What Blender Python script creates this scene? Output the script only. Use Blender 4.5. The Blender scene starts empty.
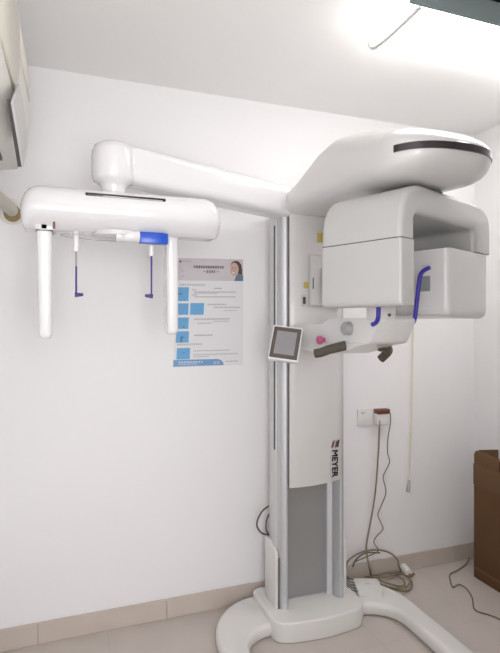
import bpy, bmesh, math, random
from mathutils import Vector, Matrix
random.seed(4)
R = math.radians
COL = bpy.context.scene.collection
SC = bpy.context.scene

# ------------------------------------------------------------------ camera frame
CAM = Vector((0, 0, 1.5)); FPX = 500.0; HOR = 322.0
YAW = R(19.56)                                     # camera turned right of the wall normal
Fv = Vector((math.sin(YAW), math.cos(YAW), 0)); Rv = Vector((math.cos(YAW), -math.sin(YAW), 0))
WALL_Y, WALL_L, WALL_R, CEIL, FRONT_Y = 2.53, -0.40, 2.42, 2.69, -0.62

def ray(px, py):
    return Fv + Rv * ((px - 250) / FPX) + Vector((0, 0, (HOR - py) / FPX))
def aty(px, py, Y):
    d = ray(px, py); return CAM + d * (Y / d.y)
def atx(px, py, Xp):
    d = ray(px, py); return CAM + d * (Xp / d.x)
def atz(px, py, Z):
    d = ray(px, py); return CAM + d * ((Z - 1.5) / d.z)

# ------------------------------------------------------------------ materials
def mat(name, col, rough=0.5, metal=0.0, coat=0.0, emit=None, estr=0.0, noise=0.0, nscale=40, bump=0.0, trans=0.0, spec=0.5):
    m = bpy.data.materials.new(name); m.use_nodes = True
    nt = m.node_tree; b = nt.nodes['Principled BSDF']
    b.inputs['Base Color'].default_value = (*col, 1); b.inputs['Roughness'].default_value = rough
    b.inputs['Metallic'].default_value = metal; b.inputs['Coat Weight'].default_value = coat
    b.inputs['Coat Roughness'].default_value = 0.08
    b.inputs['Specular IOR Level'].default_value = spec
    if trans: b.inputs['Transmission Weight'].default_value = trans
    if emit:
        b.inputs['Emission Color'].default_value = (*emit, 1); b.inputs['Emission Strength'].default_value = estr
    if noise or bump:
        tc = nt.nodes.new('ShaderNodeTexCoord'); n = nt.nodes.new('ShaderNodeTexNoise')
        n.inputs['Scale'].default_value = nscale; n.inputs['Detail'].default_value = 5
        nt.links.new(tc.outputs['Object'], n.inputs['Vector'])
        if noise:
            mx = nt.nodes.new('ShaderNodeMix'); mx.data_type = 'RGBA'
            mx.inputs['A'].default_value = (*[c * (1 - noise) for c in col], 1)
            mx.inputs['B'].default_value = (*[min(1, c * (1 + noise)) for c in col], 1)
            nt.links.new(n.outputs['Fac'], mx.inputs['Factor']); nt.links.new(mx.outputs['Result'], b.inputs['Base Color'])
        if bump:
            bp = nt.nodes.new('ShaderNodeBump'); bp.inputs['Strength'].default_value = bump; bp.inputs['Distance'].default_value = 0.002
            nt.links.new(n.outputs['Fac'], bp.inputs['Height']); nt.links.new(bp.outputs['Normal'], b.inputs['Normal'])
    return m

def srgb(r, g, b):
    f = lambda c: (c / 255 / 12.92) if c / 255 <= 0.04045 else ((c / 255 + 0.055) / 1.055) ** 2.4
    return (f(r), f(g), f(b))

M = {}
M['wall'] = mat('wall_paint', (0.85, 0.838, 0.845), 0.75, noise=0.012, nscale=3, bump=0.06)
M['ceil'] = mat('ceiling_paint', (0.90, 0.89, 0.88), 0.85, noise=0.012, nscale=3)
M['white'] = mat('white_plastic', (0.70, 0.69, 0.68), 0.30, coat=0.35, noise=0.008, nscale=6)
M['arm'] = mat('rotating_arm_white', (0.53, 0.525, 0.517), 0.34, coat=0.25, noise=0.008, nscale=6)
M['gloss'] = mat('gloss_white_plastic', (0.77, 0.76, 0.765), 0.13, coat=0.6, noise=0.006, nscale=6)
M['panel'] = mat('carriage_white', (0.66, 0.645, 0.635), 0.35, coat=0.2, noise=0.008, nscale=6)
M['base'] = mat('base_white', (0.74, 0.725, 0.70), 0.38, coat=0.2, noise=0.012, nscale=8)
M['silver'] = mat('brushed_aluminium', (0.60, 0.61, 0.63), 0.42, metal=0.55, noise=0.03, nscale=20)
M['grey'] = mat('channel_grey', (0.33, 0.33, 0.325), 0.35, metal=0.3, noise=0.02, nscale=15)
M['ltgrey'] = mat('light_grey_plastic', (0.52, 0.52, 0.52), 0.4)
M['seam'] = mat('seam_dark', (0.10, 0.095, 0.095), 0.7)
M['black'] = mat('black_gloss', (0.03, 0.022, 0.025), 0.15, coat=0.5)
M['blue'] = mat('ear_blue', (0.045, 0.03, 0.36), 0.35)
M['brightblue'] = mat('bright_blue', (0.015, 0.08, 0.50), 0.3)
M['grip'] = mat('olive_black_rubber', (0.075, 0.062, 0.045), 0.55, noise=0.1, nscale=60)
M['pink'] = mat('pink_red_button', (0.50, 0.10, 0.22), 0.4)
M['navy'] = mat('ear_rod_navy', (0.035, 0.025, 0.20), 0.35)
M['knob'] = mat('grey_knob', (0.34, 0.34, 0.345), 0.45)
M['yellow'] = mat('label_yellow', (0.55, 0.43, 0.10), 0.5)
M['bezel'] = mat('bezel_brown_black', (0.085, 0.065, 0.055), 0.25, coat=0.3)
M['screen'] = mat('screen_glass', (0.28, 0.27, 0.28), 0.18, noise=0.06, nscale=30)
M['window'] = mat('tube_window_grey', (0.27, 0.29, 0.29), 0.4)
M['cream'] = mat('air_con_cream', (0.72, 0.69, 0.60), 0.4, coat=0.15, noise=0.01, nscale=6)
M['flap'] = mat('louver_grey', (0.60, 0.60, 0.585), 0.45)
M['creamlt'] = mat('air_con_white', (0.76, 0.74, 0.69), 0.4)
M['pipe'] = mat('pipe_wrap_cream', (0.58, 0.56, 0.48), 0.6, noise=0.08, nscale=25, bump=0.3)
M['hole'] = mat('putty_brown', (0.30, 0.21, 0.10), 0.8, noise=0.2, nscale=60)
M['cable'] = mat('cable_brown_grey', (0.16, 0.135, 0.105), 0.55)
M['cable2'] = mat('cable_dark', (0.075, 0.065, 0.06), 0.5)
M['tan'] = mat('cable_tan', (0.24, 0.185, 0.115), 0.6)
M['cord'] = mat('cord_pale_yellow', (0.78, 0.74, 0.55), 0.7)
M['clear'] = mat('clear_plastic', (0.75, 0.75, 0.75), 0.15, trans=0.5)
M['socket'] = mat('socket_white', (0.76, 0.74, 0.73), 0.4)
M['plugbrown'] = mat('plug_brown', (0.16, 0.045, 0.028), 0.45)
M['paper'] = mat('poster_paper', (0.76, 0.755, 0.765), 0.5)
M['header'] = mat('poster_header', (0.60, 0.555, 0.575), 0.5, noise=0.12, nscale=14)
M['tile_blue'] = mat('poster_blue', (0.13, 0.37, 0.66), 0.5, noise=0.12, nscale=60)
M['banner'] = mat('poster_banner', (0.16, 0.34, 0.58), 0.5)
M['ink'] = mat('poster_ink', (0.12, 0.11, 0.13), 0.6)
M['inklt'] = mat('poster_ink_pale', (0.45, 0.44, 0.46), 0.6)
M['hair'] = mat('poster_hair', (0.085, 0.045, 0.035), 0.6)
M['skin'] = mat('poster_skin', (0.58, 0.40, 0.34), 0.6)
M['shirt'] = mat('poster_shirt', (0.12, 0.19, 0.25), 0.6)
M['carton'] = mat('carton_brown', (0.128, 0.062, 0.022), 0.8, noise=0.10, nscale=9, bump=0.1)
M['carton2'] = mat('carton_inside', (0.16, 0.085, 0.04), 0.85, noise=0.1, nscale=20)
M['tape'] = mat('carton_tape', (0.18, 0.10, 0.05), 0.35)
M['housing'] = mat('lamp_housing_teal', (0.20, 0.25, 0.255), 0.5)
M['lampwhite'] = mat('lamp_end_white', (0.55, 0.55, 0.54), 0.5)
M['diffuser'] = mat('lamp_diffuser', (0.9, 0.9, 0.9), 0.5, emit=(1.0, 0.985, 0.96), estr=9.3)
M['logo'] = mat('logo_black', (0.03, 0.022, 0.026), 0.5)
M['logo2'] = mat('logo_maroon', (0.16, 0.055, 0.075), 0.5)
M['glass'] = mat('window_glass', (0.95, 0.97, 0.97), 0.02, trans=1.0)
M['door'] = mat('door_white', (0.72, 0.70, 0.66), 0.45)

def tile_mat(name, c1, grout, size, rough, offs=(0, 0, 0), vary=0.05):
    m = bpy.data.materials.new(name); m.use_nodes = True
    nt = m.node_tree; b = nt.nodes['Principled BSDF']; b.inputs['Roughness'].default_value = rough
    tc = nt.nodes.new('ShaderNodeTexCoord'); mp = nt.nodes.new('ShaderNodeMapping'); mp.inputs['Location'].default_value = offs
    nt.links.new(tc.outputs['Object'], mp.inputs['Vector'])
    br = nt.nodes.new('ShaderNodeTexBrick'); br.offset = 0; br.inputs['Scale'].default_value = 1
    br.inputs['Brick Width'].default_value = size; br.inputs['Row Height'].default_value = size
    br.inputs['Mortar Size'].default_value = 0.0018; br.inputs['Color1'].default_value = (*c1, 1)
    br.inputs['Color2'].default_value = (*[c * (1 - vary) for c in c1], 1); br.inputs['Mortar'].default_value = (*grout, 1)
    nt.links.new(mp.outputs['Vector'], br.inputs['Vector'])
    n = nt.nodes.new('ShaderNodeTexNoise'); n.inputs['Scale'].default_value = 7; n.inputs['Detail'].default_value = 6
    nt.links.new(tc.outputs['Object'], n.inputs['Vector'])
    mx = nt.nodes.new('ShaderNodeMix'); mx.data_type = 'RGBA'; mx.blend_type = 'MULTIPLY'; mx.inputs['Factor'].default_value = 0.14
    nt.links.new(br.outputs['Color'], mx.inputs['A']); nt.links.new(n.outputs['Fac'], mx.inputs['B'])
    nt.links.new(mx.outputs['Result'], b.inputs['Base Color'])
    return m
M['floor'] = tile_mat('floor_tiles_beige', (0.60, 0.54, 0.495), (0.53, 0.475, 0.43), 0.60, 0.38, (0.25, 0.17, 0), 0.03)
def skirt_mat():
    m = bpy.data.materials.new('skirting_tile'); m.use_nodes = True
    nt = m.node_tree; b = nt.nodes['Principled BSDF']; b.inputs['Roughness'].default_value = 0.4
    tc = nt.nodes.new('ShaderNodeTexCoord'); n = nt.nodes.new('ShaderNodeTexNoise'); n.inputs['Scale'].default_value = 6
    nt.links.new(tc.outputs['Object'], n.inputs['Vector'])
    mx = nt.nodes.new('ShaderNodeMix'); mx.data_type = 'RGBA'
    mx.inputs['A'].default_value = (0.52, 0.45, 0.395, 1); mx.inputs['B'].default_value = (0.62, 0.55, 0.49, 1)
    nt.links.new(n.outputs['Fac'], mx.inputs['Factor']); nt.links.new(mx.outputs['Result'], b.inputs['Base Color'])
    return m
M['skirt'] = skirt_mat()

# ------------------------------------------------------------------ mesh helpers (world coordinates, moved to the parent's frame when linked)
def link(name, bm, m, parent=None, smooth=True, ang=38, mats=None):
    bmesh.ops.recalc_face_normals(bm, faces=bm.faces)
    me = bpy.data.meshes.new(name); bm.to_mesh(me); bm.free()
    for mm in (mats or [m]): me.materials.append(mm)
    if smooth:
        me.polygons.foreach_set('use_smooth', [True] * len(me.polygons)); me.set_sharp_from_angle(angle=R(ang))
    o = bpy.data.objects.new(name, me); COL.objects.link(o)
    origin = Vector((0, 0, 0))
    p = parent
    if parent is not None:
        origin = parent['_w'] if '_w' in parent else parent.location
        origin = Vector(origin); o.parent = parent
        me.transform(Matrix.Translation(-origin)); o['_w'] = tuple(origin)
    else:
        c = Vector((0, 0, 0)); n = max(1, len(me.vertices))
        for v in me.vertices: c += v.co
        c /= n; c.z = min(v.co.z for v in me.vertices)
        me.transform(Matrix.Translation(-c)); o.location = c; o['_w'] = tuple(c)
    return o

def bevel(bm, w, seg=3, ang=30):
    es = [e for e in bm.edges if len(e.link_faces) == 2 and e.calc_face_angle(0) > R(ang)]
    if es: bmesh.ops.bevel(bm, geom=es, offset=w, segments=seg, profile=0.5, affect='EDGES', clamp_overlap=True)
    return bm

def box(x0, x1, y0, y1, z0, z1, bv=0.0, seg=2, bm=None):
    b = bmesh.new()
    vs = [b.verts.new((x, y, z)) for x in (x0, x1) for y in (y0, y1) for z in (z0, z1)]
    for f in ((0, 1, 3, 2), (4, 6, 7, 5), (0, 4, 5, 1), (2, 3, 7, 6), (0, 2, 6, 4), (1, 5, 7, 3)): b.faces.new([vs[i] for i in f])
    bmesh.ops.recalc_face_normals(b, faces=b.faces)
    if bv: bevel(b, bv, seg)
    return merge(bm, b)

def merge(bm, b):
    if bm is None: return b
    me = bpy.data.meshes.new('tmp'); b.to_mesh(me); b.free(); bm.from_mesh(me); bpy.data.meshes.remove(me); return bm

def prism(pts, axis0, axis1, n, depth, org=Vector((0, 0, 0)), bv=0.0, seg=3, ang=30, bm=None):
    """polygon pts (a,b) in the plane axis0,axis1 at org, pushed along n by depth"""
    b = bmesh.new()
    A = [b.verts.new(org + axis0 * a + axis1 * c) for a, c in pts]
    B = [b.verts.new(v.co + n * depth) for v in A]
    b.faces.new(A); b.faces.new(B[::-1])
    k = len(pts)
    for i in range(k): b.faces.new((A[i], B[i], B[(i + 1) % k], A[(i + 1) % k]))
    bmesh.ops.recalc_face_normals(b, faces=b.faces)
    if bv: bevel(b, bv, seg, ang)
    return merge(bm, b)

def bevel_above(bm, w, zlo=-9, zhi=9, seg=4, ang=40):
    """bevel the sharp edges except rims that lie flat at or below zlo, or at or above zhi"""
    es = []
    for e in bm.edges:
        za, zb = e.verts[0].co.z, e.verts[1].co.z
        if max(za, zb) <= zlo or min(za, zb) >= zhi: continue
        if len(e.link_faces) == 2 and e.calc_face_angle(0) > R(ang): es.append(e)
    bmesh.ops.bevel(bm, geom=es, offset=w, segments=seg, profile=0.5, affect='EDGES', clamp_overlap=True)
    return bm

def rounded(pts, rad, seg=6, lim=0.49):
    """round the corners of a polygon; rad a number or one radius per corner"""
    out = []; k = len(pts)
    for i, p in enumerate(pts):
        r = rad[i] if isinstance(rad, (list, tuple)) else rad
        p = Vector(p); a = Vector(pts[i - 1]); c = Vector(pts[(i + 1) % k])
        if r <= 0: out.append(tuple(p)); continue
        u = (a - p); w = (c - p); r1 = min(r, u.length * lim, w.length * lim)
        s = p + u.normalized() * r1; e = p + w.normalized() * r1
        for j in range(seg + 1):
            t = j / seg; out.append(tuple((1 - t) ** 2 * s + 2 * t * (1 - t) * p * 1.0 + t ** 2 * e))
    return out

X, Y, Z = Vector((1, 0, 0)), Vector((0, 1, 0)), Vector((0, 0, 1))

def catmull(pts, n=8):
    pts = [Vector(p) for p in pts]; out = []
    for i in range(len(pts) - 1):
        p0 = pts[max(0, i - 1)]; p1 = pts[i]; p2 = pts[i + 1]; p3 = pts[min(len(pts) - 1, i + 2)]
        for j in range(n):
            t = j / n
            out.append(0.5 * ((2 * p1) + (p2 - p0) * t + (2 * p0 - 5 * p1 + 4 * p2 - p3) * t * t + (3 * p1 - p0 - 3 * p2 + p3) * t ** 3))
    out.append(pts[-1]); return out

def tube(pts, r, sides=10, bm=None, smooth=8, closed=False):
    path = catmull(pts, smooth) if smooth else [Vector(p) for p in pts]
    rr = r if isinstance(r, (list, tuple)) else None
    b = bmesh.new(); rings = []
    t0 = (path[1] - path[0]).normalized()
    nrm = t0.orthogonal().normalized()
    for i, p in enumerate(path):
        if closed: t = (path[(i + 1) % len(path)] - path[i - 1]).normalized()
        else: t = (path[min(i + 1, len(path) - 1)] - path[max(i - 1, 0)]).normalized()
        nrm = (nrm - t * nrm.dot(t)).normalized(); bn = t.cross(nrm)
        rad = r if rr is None else rr[0] + (rr[1] - rr[0]) * i / (len(path) - 1)
        rings.append([b.verts.new(p + (nrm * math.cos(a) + bn * math.sin(a)) * rad) for a in [2 * math.pi * k / sides for k in range(sides)]])
    m = len(rings)
    for i in range(m if closed else m - 1):
        A, B = rings[i], rings[(i + 1) % m]
        for k in range(sides): b.faces.new((A[k], A[(k + 1) % sides], B[(k + 1) % sides], B[k]))
    if not closed: b.faces.new(rings[0][::-1]); b.faces.new(rings[-1])
    return merge(bm, b)

def cyl(p, q, r0, r1=None, sides=28, bv=0.0, bm=None):
    r1 = r0 if r1 is None else r1
    p = Vector(p); q = Vector(q); t = (q - p).normalized(); n = t.orthogonal().normalized(); c = t.cross(n)
    b = bmesh.new()
    A = [b.verts.new(p + (n * math.cos(a) + c * math.sin(a)) * r0) for a in [2 * math.pi * k / sides for k in range(sides)]]
    B = [b.verts.new(q + (n * math.cos(a) + c * math.sin(a)) * r1) for a in [2 * math.pi * k / sides for k in range(sides)]]
    b.faces.new(A[::-1]); b.faces.new(B)
    for k in range(sides): b.faces.new((A[k], A[(k + 1) % sides], B[(k + 1) % sides], B[k]))
    bmesh.ops.recalc_face_normals(b, faces=b.faces)
    if bv: bevel(b, bv, 3, 50)
    return merge(bm, b)

def loft(rings, bm=None):
    b = bmesh.new(); RV = [[b.verts.new(p) for p in ring] for ring in rings]
    k = len(RV[0])
    for i in range(len(RV) - 1):
        for j in range(k): b.faces.new((RV[i][j], RV[i][(j + 1) % k], RV[i + 1][(j + 1) % k], RV[i + 1][j]))
    b.faces.new(RV[0][::-1]); b.faces.new(RV[-1])
    return merge(bm, b)

def tag(o, label=None, cat=None, group=None, kind=None):
    if label: o['label'] = label
    if cat: o['category'] = cat
    if group: o['group'] = group
    if kind: o['kind'] = kind
    return o
def thing(name, loc, label, cat, group=None):
    o = bpy.data.objects.new(name, None); COL.objects.link(o); o.location = loc; o['_w'] = tuple(loc); o.empty_display_size = 0.05
    return tag(o, label, cat, group)

# ------------------------------------------------------------------ the room
def struct(name, bm, m, **k):
    o = link(name, bm, m, smooth=False, **k); o['kind'] = 'structure'; return o
T = 0.12
struct('floor', box(WALL_L - T, WALL_R + T, FRONT_Y - T, WALL_Y + T, -0.1, 0), M['floor'])
struct('ceiling', box(WALL_L - T, WALL_R + T, FRONT_Y - T, WALL_Y + T, CEIL, CEIL + 0.1), M['ceil'])
struct('wall_back', box(WALL_L - T, WALL_R + T, WALL_Y, WALL_Y + T, 0, CEIL), M['wall'])
struct('wall_right', box(WALL_R, WALL_R + T, FRONT_Y, WALL_Y, 0, CEIL), M['wall'])
struct('wall_left', box(WALL_L - T, WALL_L, FRONT_Y, WALL_Y, 0, CEIL), M['wall'])
# unseen doorway added in the front wall to give the fill light an opening
DX0, DX1, DH = -0.32, 0.55, 2.12
b = box(WALL_L - T, DX0, FRONT_Y - T, FRONT_Y, 0, CEIL); box(DX1, WALL_R + T, FRONT_Y - T, FRONT_Y, 0, CEIL, bm=b)
box(DX0, DX1, FRONT_Y - T, FRONT_Y, DH, CEIL, bm=b)
struct('wall_front', b, M['wall'])
b = box(DX0 - .055, DX0 + .012, FRONT_Y - T - .012, FRONT_Y + .012, 0, DH + .055, .004)
box(DX1 - .012, DX1 + .055, FRONT_Y - T - .012, FRONT_Y + .012, 0, DH + .055, .004, bm=b)
box(DX0 + .012, DX1 - .012, FRONT_Y - T - .012, FRONT_Y + .012, DH - .012, DH + .055, .004, bm=b)
d1 = struct('added_door_1', b, M['door'])
# unseen open leaf added on the right jamb to shade the room's right side
link('added_door_leaf', box(DX1 - .008, DX1 + .032, FRONT_Y + .016, FRONT_Y + .87, .008, DH - .02, .003), M['door'], d1)
hb = box(DX1 - .016, DX1 - .008, FRONT_Y + .785, FRONT_Y + .825, .96, 1.12, .002)
tube([(DX1 - .014, FRONT_Y + .805, 1.06), (DX1 - .055, FRONT_Y + .805, 1.06), (DX1 - .06, FRONT_Y + .78, 1.06), (DX1 - .06, FRONT_Y + .69, 1.055)], .009, 10, bm=hb, smooth=4)
link('added_door_handle', hb, M['silver'], d1)
# skirting tiles with their vertical joints
def skirting(name, segs, horizontal):
    b = bmesh.new()
    for a0, a1 in segs:
        if horizontal: box(a0 + .0008, a1 - .0008, WALL_Y - 0.011, WALL_Y, 0, 0.10, 0.002, 1, bm=b)
        else: box(WALL_R - 0.011, WALL_R, a0 + .0008, a1 - .0008, 0, 0.10, 0.002, 1, bm=b)
    struct(name, b, M['skirt'])
skirting('baseboard_back', [(WALL_L, -.15), (-.15, .45), (.45, 1.05), (1.05, 1.65), (1.65, 2.25), (2.25, WALL_R - .012)], True)
skirting('baseboard_right', [(FRONT_Y, -.3), (-.3, .3), (.3, .9), (.9, 1.5), (1.5, 2.1), (2.1, WALL_Y)], False)
b = box(WALL_L, WALL_L + .011, FRONT_Y, WALL_Y - .012, 0, .10, .002, 1)
struct('baseboard_left', b, M['skirt'])

# ------------------------------------------------------------------ ceiling lamp
lamp = thing('ceiling_light', (1.75, 1.59, CEIL), 'glowing rectangular ceiling light with a dark teal metal side above the machine', 'ceiling light')
b = box(1.095, 2.38, 1.43, 1.442, 2.598, CEIL, .002)
box(1.155, 2.38, 1.43, 1.74, CEIL - .012, CEIL, bm=b)
link('housing', b, M['housing'], lamp)
prof = [(1.4425, 2.677), (1.4425, 2.602), (1.50, 2.597), (1.60, 2.596), (1.69, 2.600), (1.735, 2.612), (1.757, 2.640), (1.760, 2.677)]
link('diffuser', prism(prof, Y, Z, X, 1.236, Vector((1.142, 0, 0))), M['diffuser'], lamp)
for x0 in (1.143, 2.377):
    link('end_rim', tube([(x0, a, c - .002) for a, c in ((1.445, 2.598), (1.60, 2.593), (1.69, 2.597), (1.737, 2.609), (1.760, 2.638), (1.765, 2.682))], .0075, 8, smooth=4), M['lampwhite'], lamp)
# ------------------------------------------------------------------ the x-ray machine
XC = 1.135
mc = thing('dental_xray_machine', (XC, 2.30, 0), 'large white panoramic dental x-ray machine with a side arm, standing against the wall', 'x-ray machine')
# --- base
front = [(.887, 2.46), (.887, 2.20), (.905, 2.150), (.96, 2.128), (1.135, 2.108), (1.31, 2.124), (1.36, 2.145), (1.383, 2.20), (1.383, 2.46), (1.35, 2.48), (.92, 2.48)]
cov = link('base_cover', prism(rounded(front, .04, 4), X, Y, Z, 0.097, bv=.030, seg=5, ang=60), M['base'], mc)
def leg(sgn):
    out = []
    for k in range(13):
        a = math.pi / 2 * k / 12
        out.append((.235 + .285 * math.sin(a), 2.150 + .325 * math.cos(a)))
    inner = []
    for k in range(9):
        a = math.pi / 2 * k / 8
        inner.append((.245 + .155 * math.cos(a), 2.045 + .155 * math.sin(a)))
    tip = [(.520, 1.52), (.495, 1.47), (.425, 1.47), (.40, 1.52)]
    pts = [(XC + sgn * x, y) for x, y in [(.20, 2.475)] + out + tip + inner + [(.20, 2.20)]]
    return prism(pts, X, Y, Z, 0.066, bv=.026, seg=5, ang=40)
for s in (-1, 1): link('leg', leg(s), M['base'], mc)
# seams between cover and legs
# --- connector box on the right foot with its plugs
cb = link('connector_box', prism(rounded([(1.405, 2.27), (1.53, 2.225), (1.575, 2.345), (1.45, 2.395)], .012, 3), X, Y, Z, .040, Vector((0, 0, .056)), bv=.006), M['base'], mc)
link('marking', prism([(1.478, 2.318), (1.502, 2.309), (1.504, 2.315), (1.480, 2.324)], X, Y, Z, .0006, Vector((0, 0, .0958))), M['inklt'], cb)
for k in range(5):
    t = k / 4; px_, py_ = 1.41 + .045 * t, 2.295 + .11 * t
    link('connector_cable', tube([(px_ + .004, py_ - .002, .080), (px_ - .016, py_ + .006, .086), (px_ - .034, py_ + .022, .098), (px_ - .055 - .01 * t, py_ + .05, .118 - .01 * t)], .0030, 8), M['cable2'], cb)
# --- column
left = [(.954, 2.290), (.954, 2.264), (.958, 2.254), (.968, 2.244), (.982, 2.237), (.990, 2.238), (.992, 2.325)]
right = [(1.232, 2.325), (1.240, 2.300), (1.262, 2.288), (1.268, 2.262), (1.280, 2.240), (1.290, 2.237), (1.302, 2.244), (1.310, 2.256), (1.312, 2.268), (1.312, 2.290), (1.30, 2.328), (.965, 2.328)]
colm = link('column', prism(left + right, X, Y, Z, 1.95, Vector((0, 0, .095))), M['silver'], mc, ang=30)
rb = [(.950, 2.288), (.990, 2.288), (.990, 2.330), (1.276, 2.330), (1.276, 2.288), (1.316, 2.288), (1.316, 2.380), (.950, 2.380)]
link('rear_body', prism(rb, X, Y, Z, 1.94, Vector((0, 0, .09)), bv=.004, seg=2), M['panel'], colm)
link('channel_panel', box(.991, 1.231, 2.318, 2.324, .102, 2.03), M['grey'], colm)
link('side_slot', box(.947, .954, 2.300, 2.314, 0.865, 1.98, .002), M['seam'], colm)
# sleeves round the column foot, the rear side higher
for s in (-1, 1):
    pr = [(2.258, .085), (2.258, .350), (2.268, .372), (2.290, .385), (2.318, .388), (2.340, .392), (2.352, .400), (2.402, .402), (2.402, .085)]
    x0 = .934 if s < 0 else 1.312
    link('column_sleeve', prism(rounded(pr, .006, 2), Y, Z, X, .018, Vector((x0, 0, 0)), bv=.004, seg=2), M['base'], mc)
link('column_joint', box(.948, .953, 2.2535, 2.2575, .095, .345), M['seam'], colm)
link('rear_cover', box(.955, 1.31, 2.378, 2.398, .09, 2.0, .006), M['white'], mc)
# cable loops behind the left edge
for pp_ in ([(276, 502), (272, 506), (266, 511), (261.5, 519), (260.5, 526), (264, 532), (269, 534.5), (275, 536)], [(277, 509), (274, 512), (270.5, 519), (269.5, 527), (271, 533), (275, 537)]):
    q_ = [aty(x - 3.5, y, 2.43) for x, y in pp_]; q_[0].x = max(q_[0].x, .99); q_[-1].x = max(q_[-1].x, .985)
    link('cable_loop', tube(q_, .0042, 8), M['cable2'], mc)
# --- carriage
pl = []
for k in range(9):
    t = k / 8; pl.append((.993 + .284 * t, 2.216 - .022 * math.sin(math.pi * t) ** .8))
pl += [(1.277, 2.232), (.993, 2.232)]
def carriage():
    b = bmesh.new()
    zb = lambda x: .693 + .017 * (x - .985) / .292
    A = [b.verts.new((x, y, zb(x))) for x, y in pl]; B = [b.verts.new((x, y, 2.05)) for x, y in pl]
    b.faces.new(A); b.faces.new(B[::-1])
    for i in range(len(A)): b.faces.new((A[i], B[i], B[(i + 1) % len(A)], A[(i + 1) % len(A)]))
    bmesh.ops.recalc_face_normals(b, faces=b.faces); bevel(b, .004, 2, 50)
    return b
car = link('carriage_panel', carriage(), M['panel'], mc)
link('slide_block', box(1.0, 1.262, 2.23, 2.312, .72, 2.03), M['ltgrey'], mc)
def ycar(x): t = (x - .985) / .292; return 2.216 - .022 * math.sin(math.pi * min(1, max(0, t))) ** .8
def on_panel(px, py): p = aty(px, py, 2.2); return p
# hatch with a dark groove round it
h0 = aty(308.5, 255, 2.195); h1 = aty(345, 309.5, 2.195)
link('hatch_groove', box(h0.x, 1.262, 2.186, 2.215, 1.575, 1.829, .008), M['ltgrey'], car)
hd = link('hatch_door', box(h0.x + .005, 1.262, 2.182, 2.21, 1.580, 1.824, .008), M['panel'], car)
link('hatch_slot', box(h0.x + .016, h0.x + .022, 2.1805, 2.19, 1.66, 1.715, .001), M['seam'], car)
link('hatch_pull', tube([(h0.x + .075, 2.178, 1.605), (h0.x + .062, 2.176, 1.63), (h0.x + .066, 2.176, 1.76)], .006, 10), M['ltgrey'], car)
def sticker(px0, py0, px1, py1, m, yy):
    a = aty(px0, py0, yy); c = aty(px1, py1, yy)
    return link('warning_sticker', box(a.x, c.x, yy - .001, yy + .012, c.z, a.z), m, car, smooth=False)
st = sticker(317.5, 232.5, 321.5, 242.5, M['yellow'], 2.1935); sticker(321.9, 232.5, 324.5, 242.5, M['yellow'], 2.1935)
sticker(304, 282, 309.5, 288.5, M['yellow'], 2.1975); sticker(302, 294.5, 306.5, 306.5, M['ltgrey'], 2.199)
a = aty(303, 297, 2.198); c = aty(305.5, 304, 2.198); link('sticker_print', box(a.x, c.x, 2.1965, 2.199, c.z, a.z), M['bezel'], car, smooth=False)
# logo: emblem and lettering, reading downwards
def text_mesh(body, size, name, m, parent, origin, rot, bold=0.0, ext=0.0008, sx=1.0):
    cu = bpy.data.curves.new(name, 'FONT'); cu.body = body; cu.size = size; cu.extrude = ext
    tmp = bpy.data.objects.new('tmp', cu); COL.objects.link(tmp)
    bpy.context.view_layer.update()
    dg = bpy.context.evaluated_depsgraph_get(); me = bpy.data.meshes.new_from_object(tmp.evaluated_get(dg))
    bpy.data.objects.remove(tmp)
    b = bmesh.new()
    for ox, oy in ((-bold, -bold), (bold, -bold), (-bold, bold), (bold, bold)):
        me.transform(Matrix.Translation((ox, oy, 0))); b.from_mesh(me); me.transform(Matrix.Translation((-ox, -oy, 0)))
    bpy.data.meshes.remove(me)
    b.transform(Matrix.Translation(origin) @ rot @ Matrix.Diagonal((sx, 1, 1, 1)))
    return link(name, b, m, parent, smooth=False)
# text +x runs down, text +y points to the right (+X), facing -Y
rot = Matrix(((0, 1, 0, 0), (0, 0, -1, 0), (-1, 0, 0, 0), (0, 0, 0, 1)))
lx = 1.214; ly = ycar(1.216) - .0010
text_mesh('MEYER', .046, 'logo_lettering', M['logo'], car, Vector((lx, ly, .866)), rot, bold=.0009, sx=.99)
b = bmesh.new()
for k, w in enumerate((.013, .013)):
    x0 = lx - .006 + k * .021
    prism([(x0, .873), (x0 + w, .880), (x0 + w + .008, .913), (x0 + .008, .906)], X, Z, -Y, .001, Vector((0, ly, 0)), bm=b)
link('logo_emblem', b, M['logo2'], car, smooth=False)
b = prism([(lx + .026, .878), (lx + .034, .876), (lx + .042, .916), (lx + .024, .904)], X, Z, -Y, .0012, Vector((0, ly, 0)))
link('logo_emblem', b, M['logo'], car, smooth=False)
b = bmesh.new()
for k in range(14): box(lx - .013, lx - .008, ycar(1.203) - .0008, ycar(1.203) + .001, .853 - .0095 * k, .859 - .0095 * k, bm=b)
link('logo_subtitle', b, M['inklt'], car, smooth=False)

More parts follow.
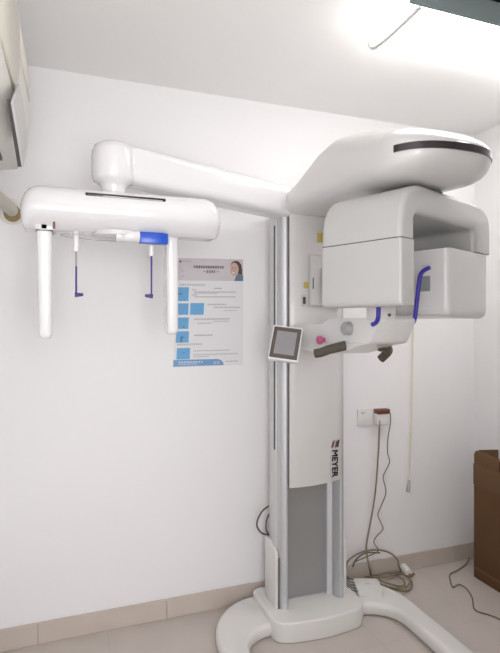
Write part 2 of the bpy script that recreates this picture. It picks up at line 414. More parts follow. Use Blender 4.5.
# --- overhead beam: lofted along Y
def smooth_lerp(tab, y):
    for (y0, v0), (y1, v1) in zip(tab, tab[1:]):
        if y1 <= y <= y0:
            t = (y0 - y) / (y0 - y1); t = t * t * (3 - 2 * t) * .5 + t * .5
            return v0 + (v1 - v0) * t
    return tab[-1][1]
TOP = [(2.44, 2.12), (2.20, 2.160), (2.08, 2.190), (1.98, 2.228), (1.88, 2.258), (1.78, 2.262), (1.65, 2.232), (1.50, 2.183), (1.40, 2.147), (1.2, 2.10)]
BOT = [(2.44, 2.02), (2.2, 2.018), (2.0, 2.010), (1.8, 1.992), (1.6, 1.974), (1.45, 1.962), (1.35, 1.958), (1.2, 1.96)]
HW = [(2.44, .160), (2.2, .170), (1.9, .180), (1.6, .192), (1.4, .200), (1.2, .203)]
NOSE0, NOSE1 = 1.40, 1.232
def beam_sec(y):
    zt, zb, hw = smooth_lerp(TOP, y), smooth_lerp(BOT, y), smooth_lerp(HW, y)
    n = 2.6
    if y < NOSE0:
        q = (NOSE0 - y) / (NOSE0 - NOSE1); s = max(0.02, (1 - q ** 2.6)) ** (1 / 2.3); zm = 2.046
        sh = max(0.02, (1 - q ** 2.2)) ** (1 / 1.9)
        hw *= s; zt = zm + (zt - zm) * sh; zb = zm + (zb - zm) * sh
    return zt, zb, hw, n
def beam_x(y): return beam_sec(y)[2]
ys = [2.44 - .06 * k for k in range(18) if 2.44 - .06 * k > 1.40] + [NOSE0 - (NOSE0 - NOSE1) * math.sin(math.pi / 2 * k / 14) for k in range(15)]
rings = []
for y in ys:
    zt, zb, hw, n = beam_sec(y); zm = zb + (zt - zb) * .42 if y >= NOSE0 else 2.046; ring = []
    for k in range(40):
        a = 2 * math.pi * k / 40; c, s = math.cos(a), math.sin(a)
        m_ = n if s > 0 else 3.6; hz = (zt - zm) if s > 0 else (zm - zb)
        ring.append((XC + hw * math.copysign(abs(c) ** (2 / m_), c), y, zm + hz * math.copysign(abs(s) ** (2 / m_), s)))
    rings.append(ring)
beam = link('overhead_beam', loft(rings), M['white'], mc, ang=60)
# dark light-strip wrapped round the nose
def strip():
    path = []
    yy = [1.322 - (1.322 - NOSE1 - .00002) * math.sin(math.pi / 2 * k / 40) for k in range(41)]
    L = [[], []]
    zlo, zhi = 2.029, 2.051
    b = bmesh.new(); cols = []
    for side in (-1, 1):
        seq = yy if side < 0 else yy[::-1]
        for y in seq:
            col = []
            for off in (-.012, .0035):
                for z in (zlo, (zlo + zhi) / 2, zhi):
                    p = Vector((XC + side * beam_x(y), y, z)); nrm = Vector((p.x - XC, (p.y - 1.42) * 1.6, 0)).normalized()
                    col.append(b.verts.new(p + nrm * off))
            cols.append(col)
    for A, B in zip(cols, cols[1:]):
        for i, j in ((3, 4), (4, 5), (5, 2), (2, 1), (1, 0), (0, 3)): b.faces.new((A[i], A[j], B[j], B[i]))
    for E in (cols[0], cols[-1]): b.faces.new((E[0], E[3], E[4], E[5], E[2], E[1]))
    return b
link('light_strip', strip(), M['black'], beam)

# --- rotating arm (inverted U) with sensor head and tube head
th = R(22.5); u = Vector((math.cos(th), math.sin(th), 0)); v = Vector((-math.sin(th), math.cos(th), 0))
P2 = Vector((.961, 1.304, 0)); W = .322; LU = .665
prof = rounded([(0, 1.767), (0, 1.950), (LU, 1.953), (LU, 1.767), (.519, 1.767), (.519, 1.852), (.085, 1.852), (.085, 1.767)],
               [0, .15, .11, 0, 0, .03, .03, 0], 10, 0.95)
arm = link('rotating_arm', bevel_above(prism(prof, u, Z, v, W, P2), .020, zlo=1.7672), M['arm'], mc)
pc = P2 + u * .32 + v * .15
link('pivot_collar', cyl((pc.x, pc.y, 1.945), (pc.x, pc.y, 1.975), .10, .11, 36), M['seam'], arm)  # dark colour stands in for the shadow in the gap under the beam
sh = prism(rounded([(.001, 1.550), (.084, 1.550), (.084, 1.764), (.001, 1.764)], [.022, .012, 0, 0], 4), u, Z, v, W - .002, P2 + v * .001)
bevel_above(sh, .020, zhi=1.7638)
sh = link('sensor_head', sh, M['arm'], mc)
link('seam_line', prism([(.004, 1.7635), (.08, 1.7635), (.08, 1.7675), (.004, 1.7675)], u, Z, v, W - .008, P2 + v * .004), M['seam'], arm)
tb = bevel_above(prism(rounded([(.318, 1.520), (LU - .018, 1.512), (LU - .018, 1.7645), (.318, 1.7645)], [.03, .04, 0, 0], 5), u, Z, v, W - .01, P2 + v * .005), .022, zhi=1.764)
tb = link('tube_head', tb, M['white'], mc)
link('seam_line', prism([(.33, 1.7635), (LU - .03, 1.7635), (LU - .03, 1.768), (.33, 1.768)], u, Z, v, W - .04, P2 + v * .02), M['seam'], arm)
def onface(s, q, z): return P2 + u * s + v * q + Z * z
link('beam_window', prism([(.074, 1.612), (.112, 1.612), (.112, 1.668), (.074, 1.668)], v, Z, -u, .0015, P2 + u * .3185), M['window'], tb, smooth=False)
b = bmesh.new()
for q in (.082, .092, .100): prism([(q, 1.704), (q + .005, 1.704), (q + .005, 1.708), (q, 1.708)], v, Z, -u, .001, P2 + u * .3185, bm=b)
link('window_marking', b, M['inklt'], tb, smooth=False)

# --- patient support in front of the column
sp = [(2.20, 1.478), (1.86, 1.492), (1.80, 1.512), (1.458, 1.515), (1.452, 1.502), (1.50, 1.425), (1.58, 1.412), (1.66, 1.392), (1.75, 1.374), (1.95, 1.372), (2.20, 1.385)]
sup = link('patient_support', prism(rounded(sp, .012, 4), Y, Z, X, .155, Vector((.975, 0, 0)), bv=.022, seg=4, ang=40), M['white'], mc)
link('support_ridge', box(.9735, 1.1315, 1.53, 1.67, 1.420, 1.425, .002), M['panel'], sup)
k0 = atx(348.5, 328.5, .970)
link('side_knob', cyl(k0 + X * .012, k0 - X * .022, .026, .024, 28, .005), M['knob'], sup)
e0 = atx(323.5, 340, .972)
eb = cyl(e0 + X * .01, e0 - X * .012, .010); cyl(e0 - X * .010, e0 - X * .026, .0185, bm=eb, bv=.004)
link('emergency_button', eb, M['pink'], sup)
# side bracket that carries the screen
link('screen_bracket', prism(rounded([(.90, 1.382), (1.06, 1.370), (1.06, 1.448), (.93, 1.444), (.90, 1.43)], .012, 3), X, Z, Y, .05, Vector((0, 2.055, 0)), bv=.008), M['white'], sup)
link('bracket_trim', box(.95, 1.045, 2.050, 2.058, 1.386, 1.391), M['ltgrey'], sup)
g0, g1 = atx(346, 345.5, .978), atx(315, 353.5, .890)
gp = [g0, g0.lerp(g1, .25) + Z * .001, g0.lerp(g1, .55) + Z * .001, g0.lerp(g1, .8) - Z * .002, g1]
link('hand_grip', tube(gp, [.0185, .0175], 16), M['grip'], sup)
p = [(1.105, 1.63, 1.405), (1.140, 1.635, 1.400), (1.162, 1.66, 1.385), (1.160, 1.69, 1.362), (1.155, 1.70, 1.352)]
link('hand_grip', tube(p, [.0175, .0165], 16), M['grip'], sup)
link('chin_rest', box(.972, 1.052, 1.455, 1.52, 1.505, 1.575, .006), M['panel'], sup)
link('chin_screw', cyl((1.022, 1.456, 1.524), (1.022, 1.450, 1.524), .0055), M['seam'], sup)
def rod(pp): return tube([aty(x, y, yy) for x, y, yy in pp], .0078, 12)
link('temple_support', rod([(378.5, 300, 1.455), (378.5, 311, 1.452), (378, 318, 1.450), (376, 322.5, 1.446), (372.5, 324.5, 1.44)]), M['blue'], sup)
link('temple_support', rod([(410, 324, 1.475), (413.5, 322, 1.475), (415.3, 315, 1.475), (417, 300, 1.475), (419, 283, 1.472), (420.5, 275, 1.465), (424, 270.5, 1.45), (430, 267.5, 1.43)]), M['blue'], sup)
# --- touch screen
cs = Vector((0, 0, 0)); d0 = 2.17
cpos = CAM + ray(285.5, 343) * d0
def camv(x, y, z): return Rv * x + Z * y + Fv * z
e1 = camv(.1276, -.016, -.0235).normalized(); e2 = camv(.030, .14, .06); e2 = (e2 - e1 * e2.dot(e1)).normalized(); e3 = e1.cross(e2)
hw, hh = .066, .080
def plate(hw, hh, t0, t1, r, bv): return prism(rounded([(-hw, -hh), (hw, -hh), (hw, hh), (-hw, hh)], r, 4), e1, e2, e3, t1 - t0, cpos + e3 * t0, bv=bv, seg=2)
scr = link('control_screen', plate(hw, hh, -.03, 0, .008, .004), M['gloss'], mc)
link('bezel', plate(hw - .0055, hh - .0075, -.002, .0008, .003, 0), M['bezel'], scr)
link('display', plate(hw - .022, hh - .026, -.002, .0014, .002, 0), M['screen'], scr)
back = cpos - e3 * .025
link('screen_stalk', tube([back, back + Vector((.03, .03, -.005)), (.945, 2.085, 1.41)], .016, 12), M['white'], scr)

# --- cephalometric arm and head
A0 = Vector((1.01, 2.285, 0)); A1 = Vector((.145, 1.935, 0)); ad = (A1 - A0).normalized(); an = Vector((-ad.y, ad.x, 0))
rings = []
def sec(c, hw, z0, z1, r):
    pts = rounded([(-hw, z0), (hw, z0), (hw, z1), (-hw, z1)], r, 6); return [(c.x + an.x * a, c.y + an.y * a, z) for a, z in pts]
for t, hw, z0, z1 in ((-.02, .066, 2.012, 2.158), (0, .066, 2.012, 2.160), (.25, .067, 2.013, 2.161), (.5, .068, 2.015, 2.162), (.75, .066, 2.018, 2.163), (.92, .062, 2.022, 2.163), (1.0, .05, 2.03, 2.158)):
    rings.append(sec(A0.lerp(A1, t), hw, z0, z1, .035))
carm = link('side_arm', loft(rings), M['gloss'], mc, ang=50)
b = bmesh.new()
def lathe(pr, c, sides=40):
    return loft([[(c[0] + r * math.cos(2 * math.pi * k / sides), c[1] + r * math.sin(2 * math.pi * k / sides), z) for k in range(sides)] for r, z in pr])
hub = [(.040, 1.955), (.045, 1.958), (.046, 2.000), (.050, 2.012), (.072, 2.022), (.079, 2.04), (.080, 2.10), (.078, 2.132), (.070, 2.152), (.055, 2.162), (.03, 2.167), (.005, 2.168)]
link('arm_hub', lathe(hub, (.145, 1.935)), M['gloss'], carm, ang=50)
# head bar, long axis along X, plan and section both rounded
bx0, bx1, by0, by1 = -.168, .540, 1.815, 2.03
rings = []
for ix, iy, z in ((.060, .085, 1.823), (.020, .070, 1.824), (.010, .060, 1.827), (.004, .045, 1.836), (.001, .022, 1.855), (.0, .007, 1.870), (.0, .001, 1.882), (.001, .0, 1.900), (.005, .003, 1.920), (.013, .010, 1.940), (.025, .021, 1.956), (.045, .040, 1.968), (.075, .070, 1.973), (.095, .090, 1.974)):
    pts = rounded([(bx0 + ix, by0 + iy), (bx1 - ix, by0 + iy), (bx1 - ix, by1 - iy), (bx0 + ix, by1 - iy)], max(.008, .060 - max(ix, iy) * .7), 8)
    rings.append([(x, y, z) for x, y in pts])
bar = link('head_bar', loft(rings), M['gloss'], mc, ang=50)
link('light_slot', box(.042, .322, 1.823, 1.85, 1.938, 1.951, .004, 2), M['black'], bar)
link('slot_reflector', box(.125, .31, 1.8215, 1.835, 1.9395, 1.9425, .001), M['ltgrey'], bar)
def drop(cx, cy, hw, hd, z0, z1, slant):
    b = bmesh.new(); rings = []
    for ins, z in ((.010, z0), (.003, z0 + .006), (0, z0 + .016), (0, z1)):
        sl = slant * max(0, 1 - (z - z0) / .06)
        pts = rounded([(cx - hw + ins + sl, cy - hd + ins), (cx + hw - ins, cy - hd + ins), (cx + hw - ins, cy + hd - ins), (cx - hw + ins + sl, cy + hd - ins)], .018, 5)
        rings.append([(x, y, z) for x, y in pts])
    return loft(rings)
link('sensor_column', drop(-.092, 1.905, .0265, .045, 1.442, 1.845, .012), M['gloss'], bar, ang=50)
link('column_socket', box(-.122, -.055, 1.86, 1.955, 1.818, 1.84, .004), M['white'], bar)
link('socket_clip', box(-.063, -.056, 1.848, 1.875, 1.822, 1.850, .001), M['plugbrown'], bar)
link('collimator_column', drop(.363, 1.955, .024, .048, 1.452, 1.845, .006), M['gloss'], bar, ang=50)
link('column_gap', box(-.119, -.064, 1.8585, 1.951, 1.8145, 1.8175), M['seam'], bar)
link('rod_carrier', lathe([(.085, 1.812), (.09, 1.815), (.09, 1.83)], (.160, 1.925)), M['white'], bar)
for x, s, z1 in ((.013, 1, 1.752), (.281, -1, 1.748)):
    y0 = 1.90
    link('rod_holder', cyl((x, y0, z1), (x, y0, 1.845), .0105, .0105, 20, .002), M['gloss'], bar)
    rod = link('ear_rod', cyl((x, y0, 1.592), (x, y0, z1 + .01), .0030, .0036, 12), M['knob'] if s > 0 else M['navy'], bar)
    if s > 0:
        link('ear_rod_grip', cyl((x, y0, 1.60), (x, y0, 1.70), .0036, .0034, 12), M['navy'], bar)
    link('ear_tip', cyl((x - s * .005, y0, 1.597), (x + s * .024, y0, 1.599), .0085, .0050, 16, .001), M['navy'], bar)
link('nose_support', cyl((.148, 1.86, 1.812), (.232, 1.86, 1.812), .0205, .0205, 28, .003), M['gloss'], bar)
link('nose_support_cap', cyl((.172, 1.8385, 1.812), (.172, 1.842, 1.812), .009), M['ltgrey'], bar)
link('nose_scale', box(.231, .334, 1.842, 1.878, 1.788, 1.826, .003), M['brightblue'], bar)
link('scale_slide', box(.236, .325, 1.866, 1.90, 1.824, 1.834, .002), M['brightblue'], bar)
pts = [(.065 + .105 * math.cos(a), 1.90 + .05 * math.sin(a), 1.806 - .004 * math.cos(a)) for a in [2 * math.pi * k / 32 for k in range(32)]]
link('wire_guide', tube(pts, .0014, 6, smooth=0, closed=True), M['knob'], bar)

# ------------------------------------------------------------------ air conditioner
ac = thing('air_conditioner', (WALL_L, 1.55, 2.03), 'cream wall-mounted air conditioner at the left edge, its end beside the corner', 'air conditioner')
pf = [(-.40, 2.42), (-.215, 2.42), (-.165, 2.412), (-.149, 2.392), (-.142, 2.34), (-.141, 2.26), (-.146, 2.17), (-.152, 2.115), (-.161, 2.065), (-.185, 2.040), (-.24, 2.030), (-.40, 2.045)]
body = link('casing', prism(pf, X, Z, Y, .90, Vector((0, 1.05, 0)), bv=.010, seg=3, ang=60), M['creamlt'], ac, ang=45)
fp = [(-.215, 2.4215), (-.165, 2.414), (-.147, 2.393), (-.138, 2.34), (-.1375, 2.26), (-.1405, 2.185), (-.144, 2.125), (-.152, 2.125), (-.150, 2.26), (-.150, 2.34), (-.160, 2.390), (-.215, 2.410)]
link('front_panel', prism(fp, X, Z, Y, .46, Vector((0, 1.07, 0)), bv=.0015, seg=1, ang=60), M['cream'], ac, ang=45)
fp2 = [(a - (.0005 if k < 7 else 0), c) for k, (a, c) in enumerate(fp)]
fp2 = [p for p in fp2 if p[1] > 2.2]
link('front_panel_end', prism(fp2, X, Z, Y, .36, Vector((0, 1.53, 0)), bv=.0015, seg=1, ang=60), M['cream'], ac, ang=45)
def slab(pp, xs, th):
    q = [atx(x, y, xs) for x, y in pp]
    return prism([(p.y, p.z) for p in q], Y, Z, X, -th, Vector((xs, 0, 0)))
link('louver_flap', slab([(19.5, 84), (23, 100), (26.5, 130), (26.5, 148), (23.8, 167), (21.5, 152), (13.5, 103)], -.132, .006), M['flap'], ac)
link('outlet_gap', slab([(12.2, 100), (14.4, 102), (23.2, 163), (22.2, 167)], -.1385, .012), M['seam'], ac)
link('outlet_gap', box(-.230, -.214, 1.10, 1.80, 2.024, 2.036), M['seam'], ac)
# pipe leaving through the wall
pp = thing('air_conditioner_pipe', (-.262, WALL_Y, 2.0), 'cream wrapped pipe entering a round hole in the wall below the air conditioner', 'pipe')
link('pipe', tube([(-.330, 1.90, 1.985), (-.318, 2.0, 1.988), (-.290, 2.2, 1.998), (-.268, 2.42, 2.008), (-.262, WALL_Y - .004, 2.010)], .029, 16), M['pipe'], pp)
b = lathe([(.020, 0), (.058, 0), (.060, .004), (.052, .012), (.036, .014), (.030, .010)], (0, 0)); b.transform(Matrix.Translation((-.262, WALL_Y, 2.008)) @ Matrix.Rotation(R(90), 4, 'X'))
link('wall_ring', b, M['creamlt'], pp)
b = lathe([(.034, .001), (.040, .010), (.036, .0155), (.020, .016)], (0, 0)); b.transform(Matrix.Translation((-.258, WALL_Y, 1.996)) @ Matrix.Rotation(R(90), 4, 'X'))
link('hole_filler', b, M['hole'], pp)

# ------------------------------------------------------------------ poster
pc_ = [aty(178.2, 258, WALL_Y), aty(243, 259.5, WALL_Y), aty(243, 365, WALL_Y), aty(173, 367.5, WALL_Y)]
def pq(a, c):                                       # a across, c down, 0..1
    t = pc_[0].lerp(pc_[1], a); bt = pc_[3].lerp(pc_[2], a); p = t.lerp(bt, c); return Vector((p.x, 0, p.z))
poster = thing('poster', Vector((pc_[3].x, WALL_Y, pc_[3].z)), 'printed instruction poster with blue picture squares and a smiling person, taped to the wall', 'poster')
def flat(pts, lay, bm=None, th=.0004):
    b = bmesh.new(); yb = WALL_Y - .0012 - lay * .0005
    A = [b.verts.new((p.x, yb, p.z)) for p in pts]; B = [b.verts.new((p.x, yb + th, p.z)) for p in pts]
    b.faces.new(A); b.faces.new(B[::-1])
    for i in range(len(A)): b.faces.new((A[i], B[i], B[(i + 1) % len(A)], A[(i + 1) % len(A)]))
    return merge(bm, b)
def quad(a0, c0, a1, c1, lay, bm=None): return flat([pq(a0, c0), pq(a1, c0), pq(a1, c1), pq(a0, c1)], lay, bm)
def ell(a, c, ra, rc, lay, bm=None, n=24): return flat([pq(a + ra * math.cos(2 * math.pi * k / n), c + rc * math.sin(2 * math.pi * k / n)) for k in range(n)], lay, bm)
link('sheet', quad(0, 0, 1, 1, 0, None), M['paper'], poster, smooth=False)
hdr = link('header_picture', quad(.0, .0, 1, .205, 1), M['header'], poster, smooth=False)
po = link('portrait_hair', flat([pq(a, c) for a, c in ((.80, .06), (.82, .03), (.87, .015), (.93, .02), (.97, .05), (.985, .10), (.985, .17), (.95, .20), (.92, .15), (.90, .06))], 2), M['hair'], poster, smooth=False)
link('portrait_face', ell(.86, .095, .068, .062, 3), M['skin'], poster, smooth=False)
link('portrait_shirt', flat([pq(a, c) for a, c in ((.86, .205), (.89, .15), (.94, .135), (1, .15), (1, .205))], 3), M['shirt'], poster, smooth=False)
link('portrait_smile', ell(.845, .128, .018, .006, 4), M['paper'], poster, smooth=False)
b = bmesh.new()
for a in (.835, .88): ell(a, .082, .010, .005, 4, b, 10)
ell(.853, .105, .008, .006, 4, b, 8)
link('portrait_eyes', b, M['hair'], poster, smooth=False)
b = bmesh.new()
def glyphs(b, a0, a1, c, h, n, lay=4, dens=3):
    w = (a1 - a0) / n
    for k in range(n):
        x = a0 + k * w
        for j in range(dens):
            yy = c + h * (j + .1) / dens; quad(x + w * .08 * random.random(), yy, x + w * (.70 + .18 * random.random()), yy + h * .55 / dens, lay, b)
        quad(x + w * (.25 + .3 * random.random()), c, x + w * .62, c + h, lay, b)
glyphs(b, .23, .70, .066, .026, 13)
link('title_lettering', b, M['ink'], poster, smooth=False)
b = bmesh.new(); glyphs(b, .43, .57, .108, .026, 4, 4); quad(.38, .118, .42, .123, 4, b); quad(.585, .118, .62, .123, 4, b)
link('title_lettering', b, M['ink'], poster, smooth=False)
link('corner_mark', quad(.02, .020, .045, .042, 4), M['ink'], poster, smooth=False)
b = bmesh.new()
def done():
    global b
    link('text_block', b, M['inklt'], poster, smooth=False); b = bmesh.new()
def line(a0, a1, c, h=.010):
    x = a0
    while x < a1: w = .012 + .02 * random.random(); quad(x, c, min(a1, x + w), c + h, 3, b); x += w + .006
for grp in ([('g', .04, .42, .237, .016, 11)], [(.06, .19, .025, .012)],
            [(.55, .67, .270, .012), (.22, .28, .285, .009), (.25, .88, .305, .010), (.26, .6, .318, .007), (.22, .30, .334, .009), (.26, .88, .350, .010)],
            [(.46, .74, .420, .011), (.55, .95, .448, .010), (.70, .90, .480, .006)], [(.27, .80, .556, .011), (.55, .78, .580, .007), (.32, .52, .595, .008)],
            [(.28, .54, .705, .012)], [('g', .04, .40, .785, .016, 11)], [(.27, .80, .850, .008), (.27, .92, .885, .008), (.27, .50, .905, .007)],
            [(.74, .92, .955, .009)], [(.03, .06, .08, .012), (.05, .09, .11, .014), (.06, .10, .16, .014)]):
    for g in grp:
        if g[0] == 'g': glyphs(b, *g[1:], 3, 2)
        else: line(*g)
    done()
b.free()
for a0, c0, a1, c1, mk in ((.0, .268, .175, .395, 0), (.01, .415, .18, .520, 1), (.205, .413, .405, .520, 1), (.015, .545, .19, .650, 2), (.02, .672, .20, .775, 0), (.04, .825, .225, .928, 3)):
    link('picture_square', quad(a0, c0, a1, c1, 2), M['tile_blue'], poster, smooth=False)
for mk in ([(.01, .325, .085, .334), (.01, .325, .025, .372)], [(.085, .720, .105, .768), (.085, .720, .13, .730)], [(.11, .625, .13, .64)], [(.13, .862, .15, .875)]):
    b = bmesh.new()
    for g in mk: quad(*g, 3, b)
    link('picture_mark', b, M['shirt'], poster, smooth=False)
link('footer_banner', flat([pq(a, c) for a, c in ((0, .932), (.62, .935), (.67, .945), (.70, .965), (.715, .993), (.0, .993))], 2), M['banner'], poster, smooth=False)
b = bmesh.new(); glyphs(b, .07, .42, .948, .016, 9, 3, 2); quad(.07, .972, .34, .976, 3, b)
link('footer_lettering', b, M['paper'], poster, smooth=False); b = bmesh.new()
glyphs(b, .56, .66, .955, .012, 4, 3, 2); glyphs(b, .56, .66, .972, .010, 4, 3, 2)
link('footer_lettering', b, M['paper'], poster, smooth=False)

# ------------------------------------------------------------------ socket, plugs, cables
s0 = aty(358, 409.5, WALL_Y - .01); s1 = aty(390, 424, WALL_Y - .01)
soc = thing('wall_socket', Vector(((s0.x + s1.x) / 2, WALL_Y, s1.z)), 'white double wall socket plate behind the machine with plugs in its right half', 'wall socket')
sm = aty(374, 416, WALL_Y - .01).x
link('plate', box(s0.x, s1.x - .004, WALL_Y - .010, WALL_Y, s1.z + .002, s0.z, .003), M['socket'], soc)
link('socket_slots', box(s0.x + .028, s0.x + .034, WALL_Y - .0106, WALL_Y - .008, s0.z - .028, s0.z - .022), M['ink'], soc)
b = bmesh.new()
for dx in (.020, .037): box(s0.x + dx, s0.x + dx + .012, WALL_Y - .0106, WALL_Y - .008, s0.z - .024, s0.z - .018, bm=b)
link('socket_slots', b, M['inklt'], soc)
link('socket_seam', box(sm - .004, sm - .002, WALL_Y - .0106, WALL_Y - .008, s1.z + .004, s0.z - .002), M['inklt'], soc)
a = aty(376, 412, WALL_Y - .035); c = aty(388, 424, WALL_Y - .035)
def fl(px, py, z=.006): p = atz(px, py, z); return p
wp = thing('power_plug', Vector((a.x + .02, WALL_Y - .03, c.z)), 'white plug in the wall socket below the brown plug, thick grey-brown cable hanging down', 'plug')
pa = aty(379.5, 424, WALL_Y - .045)
link('plug_body', box(a.x, c.x - .010, WALL_Y - .050, WALL_Y - .0102, c.z, a.z - .006, .006), M['socket'], wp)
path = [pa + Z * .03, aty(379.3, 432, WALL_Y - .05), aty(378.5, 450, WALL_Y - .035), aty(376.5, 480, WALL_Y - .03), aty(374, 502, WALL_Y - .03), aty(370, 525, WALL_Y - .035), aty(366.5, 545, WALL_Y - .05), aty(367, 555, WALL_Y - .06), aty(369.5, 568, WALL_Y - .09), fl(372, 577, .008)]
loop = [(373, 578), (380, 584), (398, 590), (409, 590), (412, 583), (406, 575), (392, 571.5), (379, 572), (374, 576), (382, 581), (398, 586), (405, 584.5), (402, 579), (390, 575)]
path += [fl(x, y, .008 + .010 * (k > 7)) for k, (x, y) in enumerate(loop)][1:]
link('cable', tube(path, .0048, 8, smooth=6), M['tan'], wp)
bp = thing('adapter_plug', Vector((a.x + .02, WALL_Y - .03, a.z)), 'small reddish-brown plug on top of the white plug in the wall socket, thin wavy cord', 'plug')
t0 = aty(376, 409, WALL_Y - .035); t1 = aty(389, 413.5, WALL_Y - .035)
link('plug_body', box(t0.x, t1.x - .006, WALL_Y - .056, WALL_Y - .0102, t1.z + .002, t0.z - .002, .004), M['plugbrown'], bp)
path = [aty(388, 411.5, WALL_Y - .05), aty(390.3, 414, WALL_Y - .05), aty(390.3, 424, WALL_Y - .04), aty(388, 438, WALL_Y - .03), aty(387.5, 452, WALL_Y - .025), aty(389.6, 462, WALL_Y - .025), aty(385, 472, WALL_Y - .025), aty(383.2, 478, WALL_Y - .025), aty(386, 492, WALL_Y - .025), aty(382, 504, WALL_Y - .025), aty(378, 514, WALL_Y - .025), aty(380, 521, WALL_Y - .025), aty(383, 529, WALL_Y - .025), aty(376, 537, WALL_Y - .03), aty(374, 543, WALL_Y - .03), aty(378, 551, WALL_Y - .03), aty(366, 557, WALL_Y - .04), aty(357, 561, WALL_Y - .06), fl(349, 566, .02)]
link('cord', tube(path, .0030, 7, smooth=6), M['cable'], bp)
# loose cable loops on the floor with a white connector
lc = thing('coiled_cable', fl(380, 580, 0), 'tan cable coiled on the floor against the wall, white connector at its end', 'cable')
arch = [fl(346, 573, .012), aty(347, 563, WALL_Y - .10), aty(354, 556, WALL_Y - .05), aty(366, 551, WALL_Y - .035), aty(378, 550, WALL_Y - .03), aty(389, 552.5, WALL_Y - .035), aty(397, 559, WALL_Y - .045), aty(399, 566, WALL_Y - .07), fl(400, 573, .012), fl(388, 577, .02), fl(370, 577, .018), fl(357, 574, .014), fl(353, 570, .012)]
arch2 = [fl(353, 570, .02), aty(354, 563, WALL_Y - .07), aty(360, 556, WALL_Y - .06), aty(368, 552.5, WALL_Y - .055), aty(380, 553, WALL_Y - .055)]
link('cable', tube(arch, .0050, 8, smooth=6), M['tan'], lc)
link('cable', tube(arch2, .0045, 8, smooth=6), M['cable'], lc)
arch3 = [fl(352, 573, .016), fl(362, 579, .010), fl(378, 584, .016), fl(396, 588, .016), fl(407, 586, .018), fl(410, 579, .020), fl(402, 574, .024), fl(388, 573, .024), fl(374, 575, .022), fl(364, 574, .014)]
link('cable', tube(arch3, .0048, 8, smooth=6), M['tan'], lc)
k0 = fl(402, 567, .022); k1 = fl(409, 574, .020)
link('connector', cyl(k0 + Z * .006, k1 + Z * .004, .026, .022, 16, .005), M['socket'], lc)
link('connector_lead', tube([k1, fl(411, 575.5, .014), fl(414, 574, .012)], .007, 8), M['tan'], lc)
# cord along the floor to the carton
path = [(472, 548.5), (471.5, 555), (466, 564), (458, 570), (450.5, 574), (450, 579), (453, 587), (459, 584.5), (466, 588), (472, 597), (474, 608), (479, 612), (488, 614.5), (497, 618), (506, 623)]
cp = [fl(x, y, .005) for x, y in path]; cp[0].y = min(cp[0].y, WALL_Y - .02)
tag(link('floor_cord', tube(cp, .0040, 8), M['tan']), 'thin brown cord winding across the floor in front of the cardboard box', 'cord')

# pull cord
pcd = thing('pull_cord', aty(413, 318, WALL_Y), 'pale yellow pull cord with a clear plastic end hanging on the wall behind the machine', 'pull cord')
link('cord', tube([aty(414, 296, WALL_Y - .012), aty(413.3, 330, WALL_Y - .014), aty(412.3, 390, WALL_Y - .014), aty(411, 440, WALL_Y - .014), aty(409.3, 484, WALL_Y - .014)], .0040, 8), M['cord'], pcd)
p0 = aty(409.3, 480, WALL_Y - .014); p1 = aty(408, 492, WALL_Y - .014)
link('cord_end', cyl(p0, p1, .006, .012, 16, .003), M['clear'], pcd)
wh = aty(414, 296, WALL_Y); link('switch_hook', box(wh.x - .015, wh.x + .015, WALL_Y - .02, WALL_Y, wh.z - .01, wh.z + .05, .004), M['socket'], pcd)

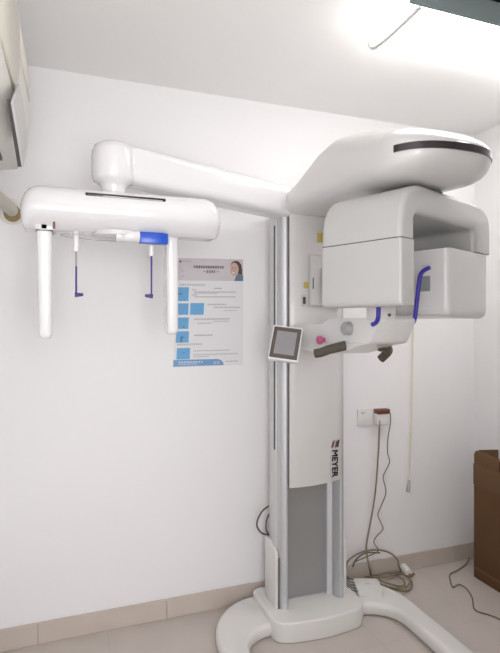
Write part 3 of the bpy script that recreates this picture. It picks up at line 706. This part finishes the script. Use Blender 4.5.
# ------------------------------------------------------------------ carton
bxx0, bxx1, byy0, byy1, bh = 2.228, 2.405, 1.86, 2.335, .665
ct = thing('cardboard_box', (2.32, 2.1, 0), 'tall brown cardboard box with folded top flaps standing against the right wall', 'box')
link('body', box(bxx0, bxx1, byy0, byy1, 0, bh, .004), M['carton'], ct)
link('flap', prism([(2.155, 0), (byy1 + .002, 0), (byy1 + .002, .062), (byy1 - .012, .085), (2.155, .078)], Y, Z, X, .008, Vector((bxx0 + .004, 0, bh - .005)), bv=.002), M['carton2'], ct)
link('flap', prism([(bxx0 + .02, 0), (bxx1, 0), (bxx1, .075), (bxx0 + .03, .085)], X, Z, Y, .008, Vector((0, byy1 - .012, bh - .005)), bv=.002), M['carton2'], ct)
link('flap', prism([(byy0, 0), (2.15, 0), (2.15, .070), (byy0, .07)], Y, Z, X, .008, Vector((bxx0 + .006, 0, bh - .005)), bv=.002), M['carton'], ct)
b = box(bxx0 - .0015, bxx0 + .003, byy0 + .01, byy1 + .0015, .545, bh + .002, .001)
link('tape_band', b, M['carton2'], ct)
link('tape_band', box(bxx0 - .0012, bxx0 + .003, byy0 + .01, byy1 + .001, .055, .063), M['tape'], ct)

# ------------------------------------------------------------------ light
def area(name, loc, rot, sx, sy, power, col):
    l = bpy.data.lights.new(name, 'AREA'); l.shape = 'RECTANGLE'; l.size = sx; l.size_y = sy; l.energy = power; l.color = col
    o = bpy.data.objects.new(name, l); COL.objects.link(o); o.location = loc; o.rotation_euler = rot; return o
area('added_doorway_fill', ((DX0 + DX1) / 2, FRONT_Y - .06, 1.5), (R(90), 0, 0), .82, 1.15, 38, (1, .985, .99))  # fill light added behind the camera, in the unseen doorway
w = bpy.data.worlds.new('sky'); SC.world = w; w.use_nodes = True
bg = w.node_tree.nodes['Background']; bg.inputs['Color'].default_value = (.85, .92, 1, 1); bg.inputs['Strength'].default_value = 1.0

# ------------------------------------------------------------------ camera
cd = bpy.data.cameras.new('camera'); cam = bpy.data.objects.new('camera', cd); COL.objects.link(cam)
cam.location = CAM; cam.rotation_euler = (R(90), 0, -YAW)
cd.sensor_fit = 'VERTICAL'; cd.sensor_height = 36; cd.sensor_width = 36; cd.lens = FPX / 653 * 36; cd.shift_y = -4.5 / 653
cd.clip_start = .02; SC.camera = cam
SC.view_settings.view_transform = 'Standard'; SC.view_settings.look = 'None'; SC.view_settings.gamma = 1
SC.view_settings.use_curve_mapping = False; SC.view_settings.exposure = 0.0
for o in bpy.data.objects:
    if '_w' in o: del o['_w']
